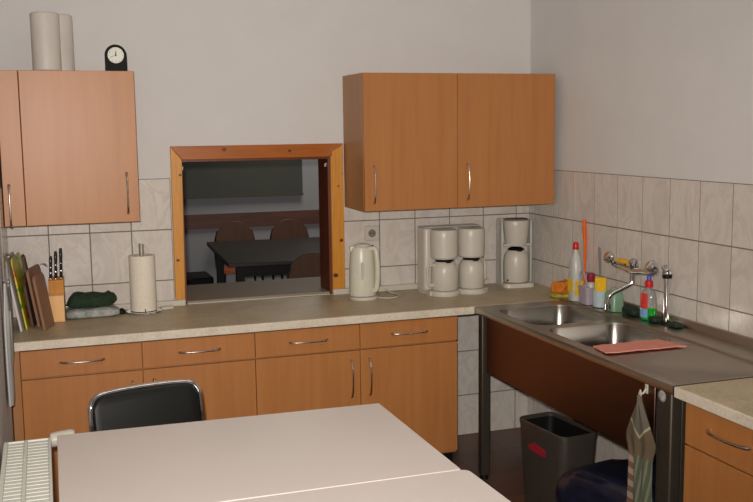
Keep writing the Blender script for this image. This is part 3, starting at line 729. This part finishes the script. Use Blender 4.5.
bm = nb(); add_loft(bm, [circ(0, -.012, z, r, r*.95, 36) for z, r in ((H-.0035, .066), (H+.003, .062))]); obj('lid', bm, M['wgroove'], t)

# ------------------------------------------------------------------ things on the sink's back ledge
ZL = .8622
# scouring cloths in the corner
cloth_pad('cleaning_cloth', 'crumpled orange cleaning cloth in the corner behind the sink', 'cloth', M['sponge_o'], (-.100, -.545, ZW+.020), .09, .085, .060, .3, .014, 28, 3)
cloth_pad('cleaning_cloth', 'yellow green cloth lying under the orange cloth by the sink corner', 'cloth', M['sponge_g'], (-.105, -.545, ZW), .11, .09, .020, -.2, .006, 28, 7)
# white bottle with red cap
t = thing('detergent_bottle', 'tall white bottle with red cap at the back corner of the sink', 'bottle', (-.118, -.700, ZL))
bm = nb(); add_loft(bm, [rrect(0, 0, z, a, b, min(a, b)*.45) for z, a, b in ((0, .052, .068), (.004, .056, .072), (.14, .056, .072), (.19, .052, .064), (.22, .040, .044), (.24, .022, .024), (.252, .020, .021))]); obj('body', bm, M['white2'], t)
bm = nb(); add_lathe(bm, [(.014, .253), (.015, .256), (.013, .284), (.010, .288)], n=20); obj('cap', bm, M['red'], t)
bm = nb(); add_box(bm, -.0290, -.0275, -.022, .022, .045, .11); add_box(bm, -.022, .022, -.0375, -.0355, .03, .10); obj('label', bm, M['label_y'], t)
# orange dish brush leaning on the tiles
bm = nb(); add_tube(bm, [(-.050, -.665, ZL+.014), (-.036, -.650, 1.0), (-.022, -.628, 1.12), (-.020, -.617, 1.19), (-.020, -.612, 1.25)], [.007, .009, .013, .016, .014], 12, 6, flat=.6)
t = thing('dish_brush', 'orange handled dish brush leaning on the tiles behind the white bottle', 'brush', (0, 0, 0)); obj('grip', bm, M['orange'], t)
bm = nb(); add_lathe(bm, [(.014, ZL+.002), (.016, ZL+.012), (.010, ZL+.02)], -.052, -.668, 16); obj('bristles', bm, M['white'], t)
# sink caddy
t = thing('sink_caddy', 'pale violet plastic caddy holding bottles beside the white bottle', 'caddy', (-.100, -.800, ZL))
bm = nb(); rings = [rrect(0, 0, 0, .070, .078, .014), rrect(0, 0, .085, .084, .092, .016), rrect(0, 0, .085, .079, .087, .014), rrect(0, 0, .004, .066, .074, .012)]
add_loft(bm, rings, cap0=True, cap1=True); obj('tub', bm, M['purple'], t)
bm = nb(); add_tube(bm, [(-.03, .04, .085), (-.03, .038, .135), (-.03, .01, .158), (-.03, -.03, .10), (-.03, -.042, .086)], .0035, 8, 5); obj('carry_loop', bm, M['purple'], t)
t = thing('small_bottle', 'dark red topped small bottle standing in the violet caddy', 'bottle', (-.095, -.805, ZL+.0045))
bm = nb(); add_lathe(bm, [(.018, 0), (.019, .004), (.019, .09), (.012, .102)], n=20); obj('body', bm, M['white2'], t)
bm = nb(); add_lathe(bm, [(.019, .1025), (.020, .105), (.020, .140), (.012, .145)], n=20); obj('cap', bm, plain('dark_red_plastic', (140, 36, 52), .4), t)
t = thing('cup', 'pale blue plastic cup holding a yellow sponge behind the sink', 'cup', (-.098, -.895, ZL))
bm = nb(); add_lathe(bm, [(.030, 0), (.034, .003), (.041, .080), (.0395, .080), (.0325, .005), (.001, .004)], n=28, cap1=False); obj('body', bm, M['lblue'], t)
bm = nb(); add_box(bm, -.027, .027, -.011, .011, 0, .098); o = obj('sponge', bm, M['sponge_y'], None, .006); tag(o, 'yellow sponge standing upright in the pale blue cup', 'sponge', (-.098, -.895, ZL+.043)); o.rotation_euler = (0, 0, math.radians(-28))
for i, (dx, dy, zz, lb) in enumerate(((.026, .012, .27, 'left'), (.022, -.006, .268, 'right'))):
    bm = nb(); add_tube(bm, [(0, 0, 0), (.006, .035, zz*.5), (.012, .055, zz)], [.0025, .0025, .004], 8)
    tag(obj('metal_stick', bm, M['wgroove']), 'thin grey metal stick in the pale blue cup, %s one of two' % lb, 'stick', (-.098+dx-.01, -.897+dy, ZL+.006))
# mint box
t = thing('squat_bottle', 'squat translucent mint green bottle below the tap spout', 'bottle', (-.090, -.998, ZL))
bm = nb(); add_loft(bm, [rrect(0, 0, z, a, b, .014) for z, a, b in ((0, .058, .082), (.003, .062, .086), (.075, .060, .084), (.088, .05, .07), (.092, .03, .04))]); obj('body', bm, M['mint'], t)
bm = nb(); add_lathe(bm, [(.013, .0925), (.013, .106), (.009, .108)], n=16); obj('cap', bm, M['mint'], t)
# dish soap
t = thing('dish_soap_bottle', 'clear dish soap bottle with red and blue cap and green soap', 'bottle', (-.070, -1.238, ZL), math.radians(25))
def oval(z, a, b, n=28): return circ(0, 0, z, a, b, n)
bm = nb(); add_loft(bm, [oval(0, .022, .034), oval(.004, .025, .037), oval(.055, .026, .038)]); obj('soap_fill', bm, M['gliquid'], t)
bm = nb(); add_loft(bm, [oval(.0555, .026, .038), oval(.10, .025, .037), oval(.125, .020, .030), oval(.138, .012, .015), oval(.145, .011, .012)]); obj('bottle_body', bm, M['clear'], t)
bm = nb(); add_lathe(bm, [(.018, .1455), (.019, .149), (.017, .172), (.011, .176)], n=20); obj('cap', bm, M['red'], t)
bm = nb(); add_lathe(bm, [(.010, .1765), (.009, .190), (.005, .202)], n=16); obj('nozzle', bm, M['blue'], t)
def curved_label(z0, z1, a0, a1, mat, name='label'):
    bm = nb(); N = 10; r = []
    for z in (z0, z1): r.append([( .0268*math.cos(a0+(a1-a0)*k/N), .0390*math.sin(a0+(a1-a0)*k/N), z) for k in range(N+1)])
    add_loft(bm, r, closed=False); obj(name, bm, mat, t)
curved_label(.052, .120, math.radians(120), math.radians(195), M['label_r']); curved_label(.012, .050, math.radians(120), math.radians(195), M['label_b']); 
# tap
t = thing('wall_tap', 'chrome two handle wall mixer tap over the double sink', 'tap', (-.0065, -1.115, 1.075))
bm = nb(); add_tube(bm, [(-.058, .155, .0), (-.062, .10, -.006), (-.064, .0, -.012), (-.062, -.10, -.006), (-.058, -.155, 0)], [.014, .013, .016, .013, .014], 16, 5); obj('mixer_body', bm, M['chrome'], t)
for s in (-1, 1):
    bm = nb(); add_tube(bm, [(0, s*.076, -.004), (-.012, s*.076, -.004), (-.013, s*.076, -.004), (-.055, s*.078, -.004)], [.03, .028, .014, .014], 18); obj('wall_flange', bm, M['chrome'], t)
    bm = nb(); y = s*.158
    add_tube(bm, [(-.058, y, 0), (-.066, y+s*.004, .014), (-.074, y+s*.006, .024)], [.016, .013, .011], 14)
    add_tube(bm, [(-.070, y+s*.004, .016), (-.078, y+s*.008, .026), (-.092, y+s*.012, .040), (-.098, y+s*.013, .045)], [.020, .027, .025, .012], 16)
    obj('tap_handle', bm, M['chrome'], t)
bm = nb(); add_tube(bm, [(-.064, 0, -.012), (-.064, 0, .018), (-.066, 0, .034), (-.070, 0, .040)], [.017, .017, .024, .012], 16); add_tube(bm, [(-.064, 0, -.012), (-.066, 0, -.05), (-.068, 0, -.068)], [.014, .012, .014], 14); obj('diverter', bm, M['chrome'], t)
bm = nb(); add_tube(bm, [(-.068, 0, -.066), (-.082, .006, -.078), (-.115, .016, -.095), (-.150, .028, -.115), (-.166, .034, -.135), (-.169, .035, -.165)], [.010, .010, .0095, .0095, .0095, .010], 12, 6)
add_tube(bm, [(-.169, .035, -.162), (-.169, .035, -.186)], [.0125, .0125], 14); obj('spout', bm, M['chrome'], t)
bm = nb(); add_box(bm, -.014, .014, -.052, .052, 0, .018); o = obj('sponge', bm, M['sponge_y'], None, .004); tag(o, 'thin yellow sponge laid across the top of the wall tap', 'sponge', (-.068, -1.045, 1.0880))
# standpipe
t = thing('standpipe', 'upright chrome pipe with domed cap right of the wall tap', 'pipe', (-.054, -1.345, ZL+.001))
bm = nb(); add_tube(bm, [(0, 0, 0), (0, 0, .20)], .0135, 20); obj('pipe', bm, M['chrome'], t)
bm = nb(); add_lathe(bm, [(.020, .198), (.021, .206), (.021, .216)], n=22); obj('collar', bm, M['black'], t)
bm = nb(); add_lathe(bm, [(.021, .2162), (.021, .225), (.015, .238), (.005, .243)], n=22); obj('dome_cap', bm, M['chrome'], t)
bm = nb(); add_tube(bm, [(.0, .0, .226), (.0, .03, .236), (.02, .06, .24), (.044, .07, .24)], .006, 10, 4); obj('inlet_arm', bm, M['chrome'], t)
bm = nb(); add_lathe(bm, [(.021, 0), (.021, .006), (.0145, .012)], n=22); obj('foot_flange', bm, M['black'], t)
# dark green lumps laid where a dark green band runs along the upstand
cloth_pad('green_strip', 'long dark green strip along the back of the sink', 'cloth', M['darkgreen'], (-.070, -1.115, ZL), .05, .10, .035, 0, .006, 25, 4)
cloth_pad('green_lump', 'flat dark green lump between soap bottle and standpipe', 'scouring pad', M['darkgreen'], (-.072, -1.290, ZL), .045, .055, .022, 0, .004, 25, 6)
cloth_pad('green_lump', 'dark green lump lying right of the standpipe', 'scouring pad', M['darkgreen'], (-.058, -1.415, ZL), .045, .07, .020, 0, .004, 25, 8)
# pink cloth
bm = nb(); P4 = [(-.560, -1.580), (-.578, -1.700), (-.228, -1.712), (-.262, -1.575)]
nx, ny = 30, 12; top = []; zf = lambda x, y: ZT+.0030+.0025*(1+noise.noise(Vector((x*22, y*22, 3))))
def lerp2(u, v):
    a = Vector(P4[0]).lerp(Vector(P4[3]), u); b = Vector(P4[1]).lerp(Vector(P4[2]), u); q = a.lerp(b, v); return q
gr = [[None]*(ny+1) for _ in range(nx+1)]; gb = [[None]*(ny+1) for _ in range(nx+1)]
for i in range(nx+1):
    for j in range(ny+1):
        q = lerp2(i/nx, j/ny); z = zf(q.x, q.y); e = Vector((noise.noise(Vector((i*.3, j*.3, 1))), noise.noise(Vector((i*.3, j*.3, 9)))))*.006
        gr[i][j] = bm.verts.new((q.x+e.x, q.y+e.y, z+.003)); gb[i][j] = bm.verts.new((q.x+e.x, q.y+e.y, z-.0015))
for i in range(nx):
    for j in range(ny):
        bm.faces.new((gr[i][j], gr[i+1][j], gr[i+1][j+1], gr[i][j+1])); bm.faces.new((gb[i][j+1], gb[i+1][j+1], gb[i+1][j], gb[i][j]))
for i in range(nx):
    bm.faces.new((gr[i][0], gb[i][0], gb[i+1][0], gr[i+1][0])); bm.faces.new((gr[i+1][ny], gb[i+1][ny], gb[i][ny], gr[i][ny]))
for j in range(ny):
    bm.faces.new((gr[0][j+1], gb[0][j+1], gb[0][j], gr[0][j])); bm.faces.new((gr[nx][j], gb[nx][j], gb[nx][j+1], gr[nx][j+1]))
tag(obj('dish_cloth', bm, M['pinkcloth']), 'pink dish cloth spread over the drainboard edge of the sink', 'cloth')

# ------------------------------------------------------------------ hanging tea towel with hook on the sink front
t = thing('adhesive_hook', 'white hook on the sink front carrying the folded tea towel', 'hook', (-.598, -1.995, .792))
bm = nb(); add_box(bm, -.004, 0, -.009, .009, -.012, .022); pl = obj('back_plate', bm, M['white'], t, .002)
bm = nb(); add_tube(bm, [(-.004, 0, .006), (-.014, 0, -.008), (-.024, 0, -.010), (-.028, 0, .004)], .0035, 8, 4); obj('hook_arm', bm, M['white'], pl)
bm = nb(); add_tube(bm, [(0, 0, 0), (-.004, 0, 0), (-.010, 0, 0)], [.021, .018, .006], 20); tag(obj('suction_cup', bm, M['clear']), 'clear round suction cup stuck right of the hook on the sink', 'suction cup', (-.611, -2.100, .800))
# towel: loop corner on the hook, widening to a diamond, then narrow pleated fall
m = NT('folded_patterned_towel'); tc = m.n('ShaderNodeTexCoord'); sx = m.n('ShaderNodeSeparateXYZ'); m.l(tc.outputs['Object'], sx.inputs[0])
def MA(op, a, b=None, c=None):
    nd = m.n('ShaderNodeMath', operation=op)
    for i, q in enumerate((a, b, c)):
        if q is None: continue
        if isinstance(q, (int, float)): nd.inputs[i].default_value = q
        else: m.l(q, nd.inputs[i])
    return nd.outputs[0]
ay = MA('ABSOLUTE', MA('ADD', sx.outputs['Y'], .012)); vv = MA('SUBTRACT', sx.outputs['Z'], MA('MULTIPLY', ay, .95))   # V shaped level lines
line = MA('LESS_THAN', MA('ABSOLUTE', MA('ADD', vv, .150)), .006)
upper = MA('GREATER_THAN', vv, -.150); lower = MA('LESS_THAN', sx.outputs['Z'], -.215)
st1 = MA('FRACT', MA('MULTIPLY', MA('ADD', sx.outputs['Z'], MA('MULTIPLY', sx.outputs['Y'], -.5)), 22)); st1 = MA('GREATER_THAN', st1, .5)
st2 = MA('GREATER_THAN', MA('FRACT', MA('MULTIPLY', MA('ADD', sx.outputs['Y'], MA('MULTIPLY', sx.outputs['Z'], .12)), 60)), .6)
left = MA('GREATER_THAN', sx.outputs['Y'], .008)
def MX(f, A, B):
    nd = m.n('ShaderNodeMix', data_type='RGBA'); m.l(f, nd.inputs['Factor'])
    for k, q in (('A', A), ('B', B)):
        if isinstance(q, tuple): nd.inputs[k].default_value = srgb(*q)
        else: m.l(q, nd.inputs[k])
    return nd.outputs['Result']
base = MX(upper, (96, 82, 62), (96, 90, 78)); base = MX(line, base, (158, 150, 130))
low = MX(left, MX(st2, (72, 84, 66), (112, 108, 88)), MX(st1, (140, 124, 108), (104, 74, 60)))
m.l(MX(lower, base, low), m.b.inputs['Base Color']); m.set(Roughness=.95)
bm = nb(); rings = []; n = 26
prof = [(0, .010), (-.02, .02), (-.05, .055), (-.10, .115), (-.145, .165), (-.158, .172), (-.175, .165), (-.215, .130), (-.26, .122), (-.34, .126), (-.42, .135), (-.47, .138)]
for j, (z, w) in enumerate(prof):
    ring = []
    for side in (1, -1):
        for k in range(n):
            q = k/(n-1); q = q if side > 0 else 1-q
            amp = .002+.006*min(1, max(0, (-z-.15)/.1))
            ring.append((-.006-.0075*side*(1-(2*q-1)**2)**.5+amp*math.sin(q*16+j*.15), (q-.5)*w-.012*min(1, -z*6), z))
    rings.append(ring)
add_loft(bm, rings)
t = thing('tea_towel', 'patterned olive and striped tea towel hanging from hook on the sink front', 'towel', (-.622, -1.995, .778)); obj('cloth', bm, m.m, t)
bm = nb(); add_tube(bm, [(-.004, .004, -.004), (-.004, .006, .006), (-.004, 0, .012), (-.004, -.006, .006), (-.004, -.004, -.004)], .0022, 8, 4); obj('loop', bm, M['white'], t)

# ------------------------------------------------------------------ bin and bag under the sink
t = thing('waste_bin', 'grey steel waste bin with open top under the sink', 'bin', (-.493, -1.195, 0), math.radians(6))
bm = nb(); W_, D_ = .19, .345
rings = [rrect(0, 0, 0, W_*.84, D_*.84, .03), rrect(0, 0, .02, W_*.86, D_*.86, .035), rrect(0, 0, .405, W_, D_, .035)]
add_loft(bm, rings, cap1=False); add_loft(bm, [rrect(0, 0, .405, W_-.008, D_-.008, .032), rrect(0, 0, .03, W_*.84-.008, D_*.84-.008, .03)], cap0=False); obj('bin_body', bm, M['bin'], t)
bm = nb(); add_loft(bm, [rrect(0, 0, .403, W_+.004, D_+.004, .036), rrect(0, 0, .419, W_+.004, D_+.004, .036), rrect(0, 0, .423, W_-.004, D_-.004, .032), rrect(0, 0, .419, W_-.014, D_-.014, .028), rrect(0, 0, .395, W_-.014, D_-.014, .028)], False, False); obj('rim', bm, M['bin'], t)
bm = nb(); add_loft(bm, [rrect(0, 0, z, W_-.016-s, D_-.016-s, .028) for z, s in ((.405, 0), (.2, .02), (.05, .04))], False, True); obj('liner', bm, M['black'], t)
bm = nb(); add_prism(bm, [(-.045, .328), (.045, .340), (.085, .318), (.060, .300), (-.040, .298)], 'x', -.0955, -.0895); o = obj('label', bm, plain('dark_red_print', (150, 30, 44), .5), t)
o['label'] = 'small dark red sticker'
cloth_pad('plastic_bag', 'large dark navy plastic bag on the floor under the sink', 'bag', M['navy'], (-.42, -1.665, 0), .42, .54, .37, .12, .045, 6, 3)

# ------------------------------------------------------------------ dining room things
bm = nb(); add_box(bm, -3.1, -.21, DY-.034, DY-.0005, 1.105, 2.05)
t = thing('chalkboard', 'large dark green board on the far wall of the dining room', 'board', (0, 0, 0)); obj('board_surface', bm, M['chalk'], t)
bm = nb(); add_box(bm, -3.1, -.21, DY-.06, DY-.034, 1.085, 1.105); obj('chalk_ledge', bm, M['chalk'], t)
t = thing('dining_table', 'dark grey table in the dining room seen through the hatch', 'table', (-.31, 2.86, 0), math.radians(-3))
bm = nb(); add_box(bm, -.96, .96, -.73, .72, .71, .74); obj('table_top', bm, M['dtable'], t, .004)
for sx_ in (-1, 1):
    for sy in (-1, 1):
        bm = nb(); add_box(bm, sx_*.86-.03, sx_*.86+.03, sy*.62-.03, sy*.62+.03, 0, .71); obj('leg', bm, M['black'], t)
for y in (-.62, .62): box('apron_rail', -.829, .829, y-.02, y+.02, .62, .71, M['black'], t)
def dchair(label, x, y, rz):
    t = thing('dining_chair', label, 'chair', (x, y, 0), rz)
    bm = nb(); N = 20; pts = [(-.17, .62), (.17, .62)]+[(.18*math.cos(a)*(1 if abs(math.cos(a)) < .99 else 1), .70+.17*math.sin(a)) for a in [PI*k/N for k in range(N+1)]]
    add_prism(bm, pts, 'y', .19, .205); o = obj('backrest', bm, M['chairwood'], t, .004)
    bm = nb(); add_loft(bm, [rrect(0, 0, z, .40, .40, .06) for z in (.435, .455)]); obj('seat', bm, M['seatwood'], t, .004)
    for s in (-1, 1):
        bm = nb(); add_tube(bm, [(s*.185, .17, .43), (s*.19, .212, .60), (s*.182, .212, .70), (s*.16, .212, .78)], .008, 8, 4); obj('back_frame', bm, M['black'], t)
    for sx_ in (-1, 1):
        for sy in (-1, 1):
            bm = nb(); add_tube(bm, [(sx_*.17, sy*.17, .434), (sx_*.19, sy*.19, 0)], .011, 8); obj('leg', bm, M['black'], t)
    return t
c0 = dchair('round backed wooden chair behind the dining table, leftmost of three', -.895, 3.88, 0)
dup(c0, (-.370, 3.88, 0), 0, 'round backed wooden chair behind the dining table, middle of three')
dup(c0, (.155, 3.88, 0), 0, 'round backed wooden chair behind the dining table, by the right jamb')
dup(c0, (-.83, 1.78, 0), PI, 'round backed wooden chair on the near side of the dining table')
t = thing('bench', 'low dark bench against the far dining room wall, lower left in the hatch', 'bench', (-1.75, 3.85, 0))
bm = nb(); add_loft(bm, [rrect(0, 0, z, 1.15, .42, .03) for z in (.33, .42)]); obj('seat', bm, M['black'], t, .01)
for x in (-.5, .5): box('leg', x-.03, x+.03, -.18, .18, 0, .33, M['black'], t)

# ------------------------------------------------------------------ unseen housing added above the kitchen fill light
t = thing('fill_light_housing', 'long white housing added for the fill light above the tables', 'fill light housing', (-1.3, -2.6, 2.74))
box('housing', -.6, .6, -.12, .12, 0, .039, M['white'], t, .004)
